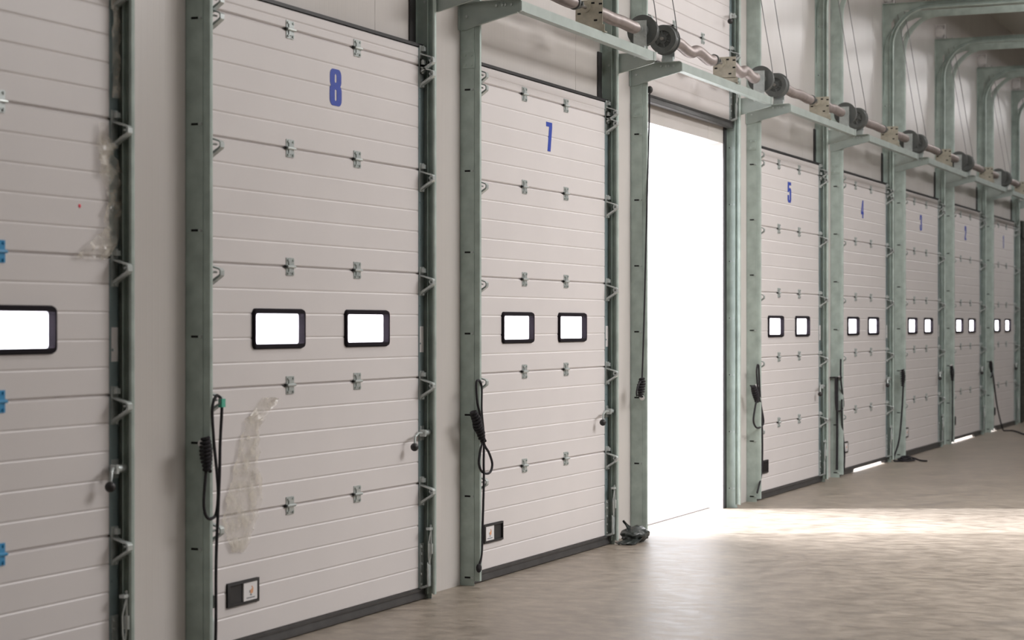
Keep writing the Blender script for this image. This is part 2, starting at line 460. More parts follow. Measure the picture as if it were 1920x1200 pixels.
# digits: heavy condensed figures with slit counters, flat on the skin, drawn in a unit box of height 1
def number_mesh(n):
    b = MB(); h = .198
    poly = lambda p: b.extrude([(x*h, z*h) for x, z in p], 'y', -.0016, .0012)
    if n == 8:
        for dy, (o, i) in zip((0, -.0006), (((-.325, .325, .0, .5, .17), (-.052, .052, .13, .365, .045)), ((-.34, .34, -.5, .075, .18), (-.056, .056, -.365, -.055, .045)))):
            ring(b, [(x*h, z*h) for x, z in rounded(*o)], [(x*h, z*h) for x, z in rounded(*i)], -.0016+dy, .0012, -.0016+dy)
    elif n == 7:
        poly([(-.27, .5), (.27, .5), (.27, .33), (.12, -.5), (-.15, -.5), (.0, .345), (-.27, .345)])
    elif n == 5:
        poly([(-.31, .5), (.30, .5), (.30, .35), (-.06, .35), (-.06, .17), (.05, .22), (.2, .22), (.33, .12), (.33, -.36), (.22, -.5), (-.22, -.5), (-.33, -.38), (-.33, -.14), (-.06, -.14),
              (-.06, -.34), (-.03, -.38), (.03, -.38), (.06, -.34), (.06, .05), (.03, .09), (-.03, .09), (-.06, .04), (-.06, .0), (-.31, .0)])
    elif n == 4:
        poly([(.0, .5), (.22, .5), (.22, -.14), (.31, -.14), (.31, -.29), (.22, -.29), (.22, -.5), (-.04, -.5), (-.04, -.29), (-.33, -.29), (-.33, -.14)])
        b.cur = 1; b.extrude([(-.15*h, -.13*h), (-.04*h, -.13*h), (-.04*h, .22*h)], 'y', -.0024, -.0010)
    elif n == 3:
        poly([(-.33, .16), (-.33, .36), (-.22, .5), (.22, .5), (.32, .38), (.32, .14), (.22, .03), (.33, -.08), (.33, -.37), (.22, -.5), (-.22, -.5), (-.33, -.37), (-.33, -.14), (-.07, -.14), (-.07, -.34), (-.03, -.38),
              (.04, -.38), (.07, -.34), (.07, -.10), (.02, -.04), (-.08, -.04), (-.08, .09), (.02, .10), (.07, .15), (.07, .33), (.03, .37), (-.03, .37), (-.07, .33), (-.07, .16)])
    elif n == 2:
        poly([(-.33, .12), (-.33, .36), (-.22, .5), (.22, .5), (.33, .37), (.33, .14), (.26, .0), (.03, -.30), (.03, -.35), (.32, -.35), (.32, -.5), (-.33, -.5), (-.33, -.33), (.02, .08), (.06, .18), (.06, .33), (.03, .37), (-.03, .37), (-.07, .33), (-.07, .12)])
    elif n == 1:
        poly([(-.02, .5), (.17, .5), (.17, -.5), (-.10, -.5), (-.10, .24), (-.24, .22), (-.24, .34), (-.08, .42)])
    return b.mesh('door_number', ['blue', 'door'])

ZC, RAD = 4.86, .47
def path(s):
    """point and tilt of the door track after s metres from the floor: up the wall, round the bend, then level"""
    q = RAD*math.pi/2
    if s <= ZC: return (0., s, 0.)
    if s <= ZC+q:
        a = (s-ZC)/RAD; return (-(RAD-RAD*math.cos(a)), ZC+RAD*math.sin(a), a)
    return (-RAD-(s-ZC-q), ZC+RAD, math.pi/2)

NUMX = {8: 1.414, 7: 1.352, 5: 1.30, 4: 1.25, 3: 1.33, 2: 1.29, 1: 1.40}
LABELS = {9: 'white sectional dock door at the left edge, blue film left on its hinges',
          8: 'white sectional dock door with the blue number 8',
          7: 'white sectional dock door with the blue number 7',
          6: 'white sectional dock door rolled up above the bright open doorway',
          5: 'white sectional dock door with the blue number 5',
          4: 'white sectional dock door with the blue number 4',
          3: 'white sectional dock door with the blue number 3',
          2: 'white sectional dock door with the blue number 2',
          1: 'white sectional dock door with the blue number 1, last of the row'}
GAP = {4: (.80, 2.38, .034), 2: (.22, 1.95, .034), 1: (.13, .72, .034)}
def make_door(n):
    lift = 3.335 if n == 6 else 0.
    t = thing('sectional_door', LABELS[n], 'door', (LX(n), 0, 0), 'sectional dock doors along the wall')
    def place(za, zb):
        """location and rotation of a rigid piece hung between za and zb on the track"""
        a, c = path(za+lift), path(zb+lift)
        return (0, a[0], a[1]), -math.atan2(a[0]-c[0], c[1]-a[1]) * -1
    for i in range(6):
        loc, rx = place(SEAM[i], SEAM[i+1])
        o = put('door_section', shared(('sec', i), lambda: section_mesh(i)), t, loc, rx)
        for s in (-1, 1): put('end_stile', shared(('stile', i, s), lambda: stile_mesh(i, s)), o)
        if i == 2:
            for k in (0, 1):
                if n == 9 and k == 0: pass
                wn = put('window', shared(('win', k), lambda: window_mesh(k)), t, loc, rx)
                put('pane', shared(('pane', k), lambda: pane_mesh(k)), wn)
        if i == 0:
            g = GAP.get(n)
            put('bottom_seal', seal_mesh(g) if g else shared('seal', seal_mesh), t, (0, loc[1], loc[2]-SEAM[0]), 0)
            for s in (-1, 1): put('bottom_bracket', shared(('bb', s), lambda: bottom_bracket_mesh(s)), t, (0, loc[1], loc[2]-SEAM[0]), 0)
            # hand grip
            flip = n in (7,)
            gx = {8: .4375, 7: .391, 5: .375, 4: .39, 3: .385, 2: .365, 1: .46, 9: .4, 6: .4}[n]
            gr = put('hand_grip', shared('grip', grip_mesh), t, (gx, loc[1], loc[2]-SEAM[0]+.293), 0)
            if n in (9, 8, 7, 4, 3):
                st = put('sticker', shared('gsticker', sticker_mesh), gr, (-.066 if flip else .066, 0, 0)); st['label'] = 'white sticker with a small orange print'
            if n == 5: put('grip_rib', shared('slats', slats_mesh), gr)
        if i == 5:
            l2, r2 = path(SEAM[6]+lift), 0
            put('top_seal', shared('tseal', top_seal_mesh), t, (0, l2[0], l2[1]), rx)
    for i in range(1, 6):
        p = path(SEAM[i]+lift); 
        for x in (.913, 1.662):
            blue = n == 9 and x > 1.2 and i < 4
            h = put('hinge', shared(('hinge', blue), lambda: hinge_mesh('blue_film' if blue else 'galv_light')), t, (x, p[0], p[1]), p[2])
            if blue: h['label'] = 'hinge still under blue film'
    for i in list(range(1, 6))+[6]:
        p = path((SEAM[i] if i < 6 else 3.215)+lift)
        for s in (-1, 1):
            rb = put('roller_bracket', shared(('rb', s), lambda: roller_bracket_mesh(s)), t, (0, p[0], p[1]), p[2])
            put('roller', shared(('ro', s), lambda: roller_mesh(s)), rb)
    lk = put('slide_lock', shared('lock', lock_mesh), t, (0, 0, lift))
    kx = {9: 2.358, 8: 2.262, 7: 2.235}.get(n, 2.26)
    put('lever', shared(('lever', kx), lambda: lever_mesh(kx)), lk); put('knob', shared(('knob', kx), lambda: knob_mesh(kx)), lk)
    if n != 6:
        rl = put('rating_label', shared('rlabel', lambda: MB().box(2.452, 2.503, -.0045, -.0025, 1.452, 1.604).mesh('rating_label', ['white'])), t)
    if n in NUMX:
        put('door_number', number_mesh(n), t, (NUMX[n], 0, 2.893))
    if n == 9:
        b = MB().sphere((2.219, -.001, 2.128), .010, 8, (1, .2, .9)); rm = put('sticker', b.mesh('sticker', ['red']), t); rm['label'] = 'tiny red mark'
    return t
for n in range(9, 0, -1): make_door(n)

# ------------------------------------------------------------------ track posts
def thick(line, w):
    """closed loop of half-width w/2 round an open polyline"""
    A, B = [], []
    for i, p in enumerate(line):
        p = Vector(p); a = Vector(line[max(i-1, 0)]); c = Vector(line[min(i+1, len(line)-1)])
        d = (c-a).normalized(); n = Vector((-d.y, d.x))*w/2
        A.append(tuple(p+n)); B.append(tuple(p-n))
    return A+B[::-1]
def sweep(b, prof, pts):
    """prof: (x, normal) loop; pts: (y, z, tilt) stations, normal = towards the room"""
    n = len(prof); vs = []
    for y, z, a in pts:
        for px, pn in prof: vs.append((px, y-pn*math.cos(a), z-pn*math.sin(a)))
    fs = [(k*n+i, k*n+(i+1) % n, (k+1)*n+(i+1) % n, (k+1)*n+i) for k in range(len(pts)-1) for i in range(n)]
    fs += [tuple(range(n))[::-1], tuple(range((len(pts)-1)*n, len(pts)*n))]
    b.add(vs, fs)
def rail_pts(y0, z0, zc, r, yend):
    p = [(y0, z0, 0), (y0, zc, 0)]
    for k in range(1, 13):
        a = math.pi/2*k/12; p.append((y0-r+r*math.cos(a), zc+r*math.sin(a), a))
    return p+[(yend, zc+r, math.pi/2)]
def angle_mesh(s):
    b = MB()
    X = lambda v: v if s < 0 else RLEG-v          # v: distance from the post plate towards the door
    b.box(X(0), X(.003), YW-.001, -.046, .0, 5.362)
    b.box(X(.0), X(.055), YW-.004, YW-.001, .0, 5.362)
    b.box(X(0), X(.0032), -.047, -2.0, 5.275, 5.362).box(X(.0032), X(.05), YW-.004, -2.0, 5.359, 5.362)
    b.extrude([(-.0465, 5.274), (-.22, 5.274), (-.11, 5.235), (-.0465, 5.14)], 'x', X(.0005), X(.0035))
    return b.mesh('post_angle', ['galv'])
def rail_mesh(s):
    b = MB()
    line = [(.038, .002), (.034, -.001), (.010, -.001), (.0055, .004), (.0055, .036), (.010, .045), (.021, .049), (.034, .045), (.038, .036)]
    prof = thick([((x if s < 0 else RLEG-x), y) for x, y in line], .0022)
    sweep(b, prof, rail_pts(-.034, .03, ZC, RAD, -2.0))
    return b.mesh('rail', ['galv'])
def outer_rail_mesh(s):
    b = MB()
    line = [(.020, 0), (.004, 0), (.004, .012)]
    prof = thick([((x if s < 0 else RLEG-x), y) for x, y in line], .0025)
    sweep(b, prof, rail_pts(YW-.012, 4.3, ZC-.12, RAD+.13, -2.0))
    return b.mesh('outer_rail', ['galv'])
def seal_strip_mesh(s):
    b = MB(); a, c = (OP0-.03, OP0+.0) if s < 0 else (OP1+.002, RLEG-.044)
    b.box(a, c, YW-.012, YW-.002, .0, 3.61)
    b.extrude([(a, YW-.012), (c, YW-.012), ((a+c)/2+(.02 if s < 0 else -.02), .043)], 'z', 0, 3.61) if False else None
    return b.mesh('side_seal', ['black'])
def bolt_mesh(s):
    b = MB()
    if s < 0:
        b.cyl((0, -.036, 0), (-.007, -.036, 0), .0075, n=8)
        b.cyl((-.007, -.036, 0), (-.013, -.036, 0), .005, n=8)
        b.cur = 1; b.box(-.0012, .0, .018, -.020, -.0055, .0055)
    else:
        x = RLEG-.003
        for y in (.012, -.018): b.cyl((x, y, 0), (x-.008, y, 0), .007, n=8)
        b.cur = 1; b.box(x-.001, x, .03, .018, -.004, .004)
    return b.mesh('bolt', ['galv_light', 'hole'])
def plate_mesh(s):
    x = 0. if s < 0 else RLEG-.003
    b = MB().box(x-.005, x, .03, -.05, -.05, .05)
    for y in (.012, -.03):
        for z in (-.03, .03): b.cyl((x-.005, y, z), (x-.012, y, z), .008, n=8)
    return b.mesh('splice_plate', ['galv'])
def hook_mesh():
    b = MB(); b.cyl((-.012, -.05, 0), (-.05, -.056, .004), .006, n=8)
    b.cyl((-.013, -.05, 0), (-.020, -.051, 0), .019, n=16)
    return b.mesh('rope_hook', ['white'])
SIDE = {-1: 'left', 1: 'right'}
def where(n): return {9: 'of the dock door with blue hinge film', 6: 'of the open doorway'}.get(n, 'of the door numbered %d' % n)
for n in range(9, 0, -1):
    for s in (-1, 1):
        if n == 9 and s < 0: continue
        t = thing('door_track', 'grey galvanised track post on the %s side %s' % (SIDE[s], where(n)), 'track', (LX(n), 0, 0), 'galvanised door tracks')
        put('post_angle', shared(('ang', s), lambda: angle_mesh(s)), t)
        put('rail', shared(('rail', s), lambda: rail_mesh(s)), t)
        put('outer_rail', shared(('orail', s), lambda: outer_rail_mesh(s)), t)
        put('side_seal', shared(('sseal', s), lambda: seal_strip_mesh(s)), t)
        for k in range(7 if s < 0 else 10):
            put('bolt', shared(('bolt', s), lambda: bolt_mesh(s)), t, (0, 0, .05+.503*k if s < 0 else .17+.5*k))
        for z in ((3.62+.05, 4.6) if s > 0 else (3.25, 3.95, 4.62)):
            put('splice_plate', shared(('spl', s), lambda: plate_mesh(s)), t, (0, 0, z))
        x = 0 if s < 0 else RLEG
        put('hanger', shared(('hang', s), lambda: MB().box(x-.02, x+.02, -1.93, -1.89, ZC+RAD+.03, CEIL).mesh('hanger', ['galv'])), t)
        if s < 0: put('rope_hook', shared('hook', hook_mesh), t, (0, 0, 1.055))

# ------------------------------------------------------------------ gusset brackets and support beams
def gusset_mesh(s):
    b = MB()
    poly = [(YW-.002, 3.435), (YW-.05, 3.437), (-.07, 3.46), (-.345, 3.525), (-.362, 3.535), (-.362, 3.60), (-.345, 3.605), (YW-.002, 3.60)]
    x = -.004 if s < 0 else RLEG+.004
    b.extrude(poly, 'x', x-.002, x+.002)
    q = -1 if s < 0 else 1
    b.box(x, x+.045*q, YW-.002, -.362, 3.600, 3.603)
    b.box(x, x+.03*q, YW-.005, YW-.002, 3.435, 3.60)
    b.extrude([(-.07, 3.457), (-.345, 3.522), (-.345, 3.526), (-.07, 3.461)], 'x', x, x+.02*q)
    return b.mesh('plate', ['bracket'])
def gbolt_mesh(s):
    x = (-.006 if s < 0 else RLEG+.002); b = MB()
    for y, z in ((-.20, 3.575), (-.24, 3.575), (-.26, 3.575), (-.30, 3.575), (0, 3.52)):
        b.cyl((x, y, z), (x-.008, y, z), .008, n=8)
    return b.mesh('bolt_row', ['galv_light'])
for n in range(8, 0, -1):
    for s in (-1, 1):
        if n == 8 and s < 0: continue
        t = thing('support_bracket', 'tapered steel bracket holding the spring shaft at the %s post %s' % (SIDE[s], where(n)), 'bracket', (LX(n), 0, 0), 'spring shaft support brackets')
        put('plate', shared(('gus', s), lambda: gusset_mesh(s)), t)
        put('bolt_row', shared(('gb', s), lambda: gbolt_mesh(s)), t)
def beam_mesh():
    b = MB(); b.box(.045, RLEG-.045, -.362, -.359, 3.535, 3.599); b.box(.045, RLEG-.045, -.359, -.309, 3.535, 3.538)
    b.box(-.002, .045, -.366, -.362, 3.535, 3.597).box(RLEG-.045, RLEG+.002, -.366, -.362, 3.535, 3.597)
    return b.mesh('support_beam', ['bracket'])
for n in range(7, 0, -1):
    o = put('support_beam', shared('beam', beam_mesh), None, (LX(n), 0, 0))
    tag(o, 'grey angle bar under the springs above ' + ('the open doorway' if n == 6 else 'the door numbered %d' % n), 'beam', 'angle bars under the springs')

# ------------------------------------------------------------------ spring shafts
SY, SZ = -.24, 3.77
def spring_mesh(x0, x1, wave):
    """close-wound coils on a shaft: a ribbed roll; a slack one snakes along the shaft"""
    b = MB(); pitch = .0105; n = int((x1-x0)/pitch); pts, rs = [], []
    for k in range(n*2+1):
        x = x0+(x1-x0)*k/(2*n); e = min(1, (x-x0)/.05, (x1-x)/.05)
        sw = math.sin((x-x0)/(x1-x0)*math.pi*4)*wave*max(0, e)
        pts.append((x, SY+.4*sw, SZ+sw))
        rs.append((.0455 if k % 2 else .0425) * (.8+.2*max(0, e)))
    b.tube(pts, .045, 20, rs)
    return b.mesh('spring', ['spring'])
def cone_mesh(x, d):
    b = MB(); b.lathe_x([(x, .047), (x+.02*d, .047), (x+.03*d, .036), (x+.09*d, .030), (x+.09*d, .022)], SY, SZ, 20)
    b.box(x+.05*d, x+.07*d, SY-.045, SY+.045, SZ-.012, SZ+.012)
    return b.mesh('winding_cone', ['drum'])
def drum_mesh(xa, d):
    """cable drum: open hub face on the side it turns to, spiral grooves, big flange"""
    b = MB(); t = .075
    pr = [(0, .020), (0, .032), (.012*1, .034), (.014, .060), (.004, .062), (.0, .066), (-.004, .088), (-.004, .106), (.004, .108)]
    for k in range(6): pr += [(.008+.010*k, .103), (.013+.010*k, .099)]
    pr += [(.068, .103), (.072, .116), (t, .116), (t, .05), (t+.02, .045), (t+.02, .02)]
    b.lathe_x([(xa+d*x, r) for x, r in pr], SY, SZ, 36)
    for k in range(6):
        a = R(60*k+20)
        b.box(0, 0, 0, 0, 0, 0) if False else None
        c, s_ = math.cos(a), math.sin(a)
        p0 = (xa+d*.006, SY+.034*c, SZ+.034*s_); p1 = (xa+d*.006, SY+.062*c, SZ+.062*s_)
        b.cyl(p0, p1, .006, n=6)
    b.cyl((xa-d*.012, SY+.024, SZ+.012), (xa+d*.004, SY+.024, SZ+.012), .006, n=6)
    b.cyl((xa-d*.012, SY-.024, SZ-.006), (xa+d*.004, SY-.024, SZ-.006), .006, n=6)
    return b.mesh('cable_drum', ['drum'])
def bearing_mesh(x):
    b = MB(); b.box(x-.002, x+.002, SY-.055, SY+.045, 3.63, SZ+.065)
    b.cyl((x-.012, SY, SZ), (x+.012, SY, SZ), .028, n=18)
    b.box(x-.03, x+.03, SY-.055, SY+.045, 3.603, 3.607)
    b.box(x-.03, x+.002, SY-.05, SY+.03, 3.607, 3.645)
    for y in (SY-.045, SY+.035): b.cyl((x-.018, y, 3.605), (x-.018, y, 3.635), .008, n=8)
    for y, z in ((-.04, .05), (.03, .05), (-.04, -.05), (.03, -.05)): b.cyl((x-.008, SY+y, SZ+z), (x+.008, SY+y, SZ+z), .006, n=6)
    return b.mesh('bearing_plate', ['galv_light'])
def centre_mesh(x):
    b = MB(); b.box(x-.002, x+.002, SY-.12, SY+.075, SZ-.125, SZ+.05)
    b.box(x-.002, x+.05, SY-.135, SY+.09, SZ-.17, SZ-.166)
    b.box(x-.002, x+.002, SY-.135, SY-.0, SZ-.17, SZ-.12)
    b.cyl((x-.016, SY, SZ), (x+.016, SY, SZ), .034, n=18)
    b.cur = 1
    for y, z in ((-.105, .02), (-.105, -.04), (-.07, -.09), (.04, .02), (.05, -.04), (-.05, .028)):
        b.box(x-.0032, x-.0018, SY+y-.012, SY+y+.012, SZ+z-.006, SZ+z+.006)
    b.cur = 2
    for y in (-.1, .02):
        b.cyl((x+.02, SY+y, SZ-.20), (x+.02, SY+y, SZ-.14), .009, n=8)
    return b.mesh('anchor_plate', ['zinc_yellow', 'hole', 'galv_light'])
def cable_mesh(xd):
    b = MB(); b.tube([(xd, SY-.108, SZ+.01), (xd, -.325, 3.95), (xd, -.272, 4.25), (xd, -.224, 4.55), (xd, -.15, 5.0), (xd, -.06, 5.46)], .0038, 6)
    return b.mesh('lift_cable', ['cable'])
for n in range(7, 0, -1):
    wv = {6: .020, 5: .006}.get(n, .003)
    t = thing('spring_shaft', 'torsion spring shaft with black cable drums above ' + ('the open doorway' if n == 6 else 'the door numbered %d' % n), 'spring shaft', (LX(n), 0, 0), 'torsion spring shafts along the wall')
    put('shaft', shared('shaft', lambda: MB().cyl((-.12, SY, SZ), (RLEG+.16, SY, SZ), .0127, n=14).mesh('shaft', ['shaft'])), t)
    put('spring', shared(('sp', 0, wv), lambda: spring_mesh(.16, 1.20, wv)), t)
    put('spring', shared(('sp', 1, wv), lambda: spring_mesh(1.63, 2.45, wv)), t)
    put('winding_cone', shared('cone0', lambda: cone_mesh(1.20, 1)), t)
    put('winding_cone', shared('cone1', lambda: cone_mesh(1.63, -1)), t)
    put('anchor_plate', shared('centre', lambda: centre_mesh(1.43)), t)
    put('bearing_plate', shared('bp0', lambda: bearing_mesh(.03)), t)
    put('bearing_plate', shared('bp1', lambda: bearing_mesh(RLEG-.01)), t)
    put('cable_drum', shared('dr0', lambda: drum_mesh(-.09, 1)), t)
    put('cable_drum', shared('dr1', lambda: drum_mesh(RLEG+.125, -1)), t)
    put('lift_cable', shared('cb0', lambda: cable_mesh(-.05)), t)
    put('lift_cable', shared('cb1', lambda: cable_mesh(RLEG+.085)), t)

# pulleys high on the wall
def pulley_plate():
    b = MB(); b.box(RLEG+.03, RLEG+.034, -.075, YW-.006, 5.37, 5.56); b.box(RLEG+.0, RLEG+.07, YW-.006, YW, 5.37, 5.56); b.box(RLEG+.0, RLEG+.034, -.075, -.07, 5.37, 5.56)
    return b.mesh('plate', ['white'])
def pulley_wheel():
    b = MB(); x = RLEG+.015
    b.lathe_x([(x-.02, .012), (x-.02, .06), (x-.012, .072), (x-.004, .060), (x+.004, .060), (x+.012, .072), (x+.014, .02)], -.0, 5.46, 24)
    return b.mesh('wheel', ['white'])
for n in range(5, 0, -1):
    t = thing('cable_pulley', 'pale cable pulley high on the wall right of the door numbered %d' % n, 'pulley', (LX(n), 0, 0), 'cable pulleys high on the wall')
    put('plate', shared('pp', pulley_plate), t); put('wheel', shared('pw', pulley_wheel), t)

# ------------------------------------------------------------------ pull ropes
def smooth(pts, k=6):
    out = []
    P = [Vector(p) for p in pts]
    for i in range(len(P)-1):
        a, b, c, d = P[max(i-1, 0)], P[i], P[i+1], P[min(i+2, len(P)-1)]
        for j in range(k):
            t = j/k
            out.append(.5*((2*b)+(c-a)*t+(2*a-5*b+4*c-d)*t*t+(3*b-a-3*c+d)*t**3))
    return out+[P[-1]]
def cord_mesh(strands, r=.0065):
    b = MB()
    for s in strands: b.tube(smooth(s), r, 8)
    return b.mesh('cord', ['rope'])
def bundle_mesh(p0, p1, turns=9, r=.020):
    """cord wound round itself: tight coils along a short line"""
    b = MB(); p0, p1 = Vector(p0), Vector(p1); d = p1-p0; u = d.normalized().cross(Vector((1, .2, 0))).normalized(); w = d.normalized().cross(u)
    pts = []
    for k in range(turns*10+1):
        t = k/(turns*10); a = 2*math.pi*turns*t; rr = r*(.75+.5*math.sin(math.pi*min(1, t*1.15)))*(1+.12*math.sin(9*t*6))
        pts.append(p0+d*t+(u*math.cos(a)+w*math.sin(a))*rr)
    b.tube(pts, .0085, 8)
    b.tube([p0+d*.02, p0+d*.3, p0+d*.7, p1], .013, 8)
    return b.mesh('coil', ['rope'])
def rope(n, label, strands, bundle=None, extra=None, turns=9, r=.0065):
    t = thing('pull_rope', label, 'rope', (LX(n), 0, 0), 'black pull ropes')
    put('cord', cord_mesh(strands, r), t)
    if bundle: put('coil', bundle_mesh(*bundle, turns), t)
    if extra: put(extra[0], extra[1], t)
    return t
Y = lambda pts, y=-.085, d=.034: [(x+d, y, z) for x, z in pts]
rope(8, 'black pull rope looped beside the door numbered 8, green clip at its top',
     [Y([(.045, 1.275), (.028, 1.279), (.006, 1.262), (-.008, 1.240), (-.013, 1.185), (.002, 1.059), (.030, .906), (.040, .804), (.021, .718), (-.027, .699), (-.069, .718), (-.088, .777), (-.074, .888), (-.068, .93)]),
      Y([(.045, 1.275), (.064, 1.262), (.074, 1.22), (.059, 1.056)])+[(.074, -.093, .905), (.055, -.095, .705), (.055, -.085, .478), (.060, -.080, .125), (.066, -.06, .08)]],
     ((-.040, -.088, 1.085), (-.028, -.088, .925)), ('clip', MB().box(.088, .122, -.097, -.077, 1.222, 1.262).mesh('clip', ['green'])), r=.0075)
rope(7, 'black pull rope with a long loop hanging beside the door numbered 7',
     [Y([(-.03, 1.262), (-.06, 1.272), (-.089, 1.251), (-.073, 1.136), (-.016, 1.035), (.024, .885), (.106, .814), (.156, .745), (.131, .697), (.065, .688), (-.008, .709), (-.049, .758), (-.033, .823), (.0, .885)]),
      Y([(-.03, 1.262), (-.008, 1.222), (-.008, 1.084)])+[(.042, -.093, .92), (.034, -.095, .755), (.042, -.093, .656), (.042, -.085, .376), (.026, -.085, .197), (.0, -.08, .125)]],
     ((-.105, -.088, 1.085), (.042, -.088, .89)), ('clip', MB().sphere((-.004, -.08, .112), .022, 10, (1, .8, 1.3)).mesh('clip', ['rope'])), 11, r=.0075)
rope(6, 'thin black cord hanging from the lifted door down the open doorway, knotted at the post',
     [[(.06, -.085, 3.404), (.05, -.085, 3.2), (.03, -.085, 2.946), (-.005, -.085, 2.5), (-.03, -.085, 2.174), (-.055, -.085, 1.85), (-.078, -.085, 1.568), (-.105, -.085, 1.30), (-.12, -.085, 1.2)],
      [(-.13, -.085, 1.19), (-.20, -.085, 1.16), (-.24, -.085, 1.11), (-.235, -.085, 1.075)]],
     ((-.118, -.085, 1.205), (-.155, -.085, 1.07)), ('knob', MB().sphere((.062, -.085, 3.41), .024, 12, (1, 1, 1.25)).cyl((.066, -.085, 3.42), (.10, -.06, 3.42), .006, n=6).mesh('knob', ['black'])), 7)
o5 = lambda pts, y=-.075, d=.10: [(x+d, y, z) for x, z in pts]
rope(5, 'black pull rope with a wide loop beside the door numbered 5',
     [o5([(-.155, 1.245), (-.178, 1.242), (-.20, 1.175), (-.149, 1.005), (-.044, .857), (.026, .734), (-.027, .688), (-.20, .681), (-.303, .748), (-.252, .865), (-.20, .935)]),
      o5([(-.155, 1.245), (-.131, 1.221), (-.097, 1.004), (-.027, .736), (-.027, .301), (-.183, .091)])],
     ((-.215, -.075, 1.064), (-.085, -.075, .912)), None, 8, r=.0085)
rope(4, 'black pull rope looping from the post to the door numbered 4',
     [o5([(-.223, 1.25), (-.223, 1.048), (-.107, .793), (-.154, .723), (-.316, .707), (-.43, .75), (-.453, 1.026), (-.445, 1.06)], d=.16),
      o5([(-.177, .824), (-.154, .544), (-.06, .26), (-.083, .049)], d=.16)], None, r=.009)
t = rope(4, 'thick straight black cord down the post left of the door numbered 4',
     [[(-.028, -.028, 1.05), (-.028, -.028, .56), (-.03, -.026, .08)]], None, ('clip', MB().box(-.04, -.001, -.075, .05, 1.046, 1.06).mesh('clip', ['black'])), r=.013)
rope(3, 'black rope left of the door numbered 3, its end coiled on the floor',
     [[(-.105, -.075, 1.0), (-.11, -.08, .856), (-.22, -.08, .47), (-.36, -.08, .226), (-.57, -.07, .06), (-.60, -.08, .014)],
      [(-.60, -.08, .014), (-.48, -.17, .011), (-.36, -.13, .018), (-.26, -.21, .011), (-.36, -.27, .02), (-.52, -.22, .014), (-.54, -.12, .028), (-.40, -.10, .032), (-.28, -.16, .03), (-.36, -.22, .038), (-.50, -.18, .034), (-.46, -.13, .048), (-.33, -.15, .055), (-.30, -.24, .034), (-.36, -.34, .011), (-.40, -.42, .010)]],
     ((-.115, -.075, 1.075), (-.105, -.075, .875)), None, 8, r=.011)
rope(2, 'black rope hanging straight at the post left of the door numbered 2',
     [[(-.085, -.075, .87), (-.08, -.075, .6), (-.075, -.075, .25), (-.07, -.07, .04)]], ((-.17, -.075, 1.06), (-.09, -.075, .86)), None, 8, r=.010)
rope(1, 'black rope slanting from the post left of the door numbered 1 across the floor',
     [[(-.14, -.075, .93), (-.07, -.09, .82), (.13, -.11, .403), (.38, -.15, .05), (.42, -.19, .012), (.48, -.27, .012), (.1, -.42, .012), (-.5, -.60, .012), (-1.2, -.86, .012)],
      [(-.14, -.085, .90), (-.25, -.1, .86), (-.33, -.1, .83)]],
     ((-.235, -.075, 1.07), (-.14, -.075, .9)), None, 7, r=.011)

# ------------------------------------------------------------------ black bag at the foot of the post
def bag_body():
    bm = bmesh.new(); bmesh.ops.create_icosphere(bm, subdivisions=4, radius=1)
    from mathutils import noise
    for v in bm.verts:
        p = v.co.copy(); k = 1+.16*noise.noise(p*1.7)+.16*abs(noise.noise(p*4.2+Vector((3, 1, 0))))-.24*abs(noise.noise(p*2.6+Vector((9, 2, 2))))+.05*noise.noise(p*11)
        z = p.z*k
        v.co = Vector((p.x*k*.165, p.y*k*.105, max(-.055, z*.072) + .010*p.x))
    zmin = min(v.co.z for v in bm.verts)
    for v in bm.verts: v.co.z -= zmin
    for f in bm.faces: f.smooth = True
    me = bpy.data.meshes.new('bag'); bm.to_mesh(me); bm.free(); me.materials.append(M['bag']); return me
def flap(pts0, pts1, seed, amp=.012, thick_=.006):
    """a creased strip of film between two edges"""
    rnd = random.Random(seed); b = MB(); n = len(pts0); m = 7; vs = []
    for side in (0, 1):
        for i in range(n):
            a, c = Vector(pts0[i]), Vector(pts1[i])
            for j in range(m+1):
                rr = random.Random(seed*100+i*11+j)
                p = a.lerp(c, j/m)+Vector((rr.uniform(-amp, amp), rr.uniform(-amp, amp), rr.uniform(-amp, amp)))
                p.z = max(.001, p.z)+side*thick_
                vs.append(p)
    fs = []; k = m+1; q = n*k
    for i in range(n-1):
        for j in range(m):
            a = i*k+j; fs += [(a, a+1, a+k+1, a+k), (q+a, q+a+k, q+a+k+1, q+a+1)]
    for i in range(n-1):
        for j in (0, m):
            a = i*k+j; fs.append((a, a+k, q+a+k, q+a))
    for j in range(m):
        for i in (0, n-1):
            a = i*k+j; fs.append((a, a+1, q+a+1, q+a))
    return b.add(vs, fs).mesh('flap', ['bag'])
bag = thing('plastic_bag', 'crumpled black plastic bag on the floor at the foot of the doorway post', 'bag', (13.97, -.125, 0)); bag.scale = (.92, .92, .86)
put('bag_body', bag_body(), bag)
put('flap', flap([(-.10, .02, .05), (-.20, .04, .035), (-.27, .05, .012), (-.30, .06, .006)], [(-.08, -.09, .04), (-.16, -.09, .03), (-.22, -.08, .008), (-.26, -.06, .005)], 3), bag)
put('flap', flap([(-.06, .03, .09), (-.11, .04, .15), (-.15, .05, .185)], [(.03, .03, .11), (-.06, .035, .15), (-.135, .045, .19)], 5, .006), bag)

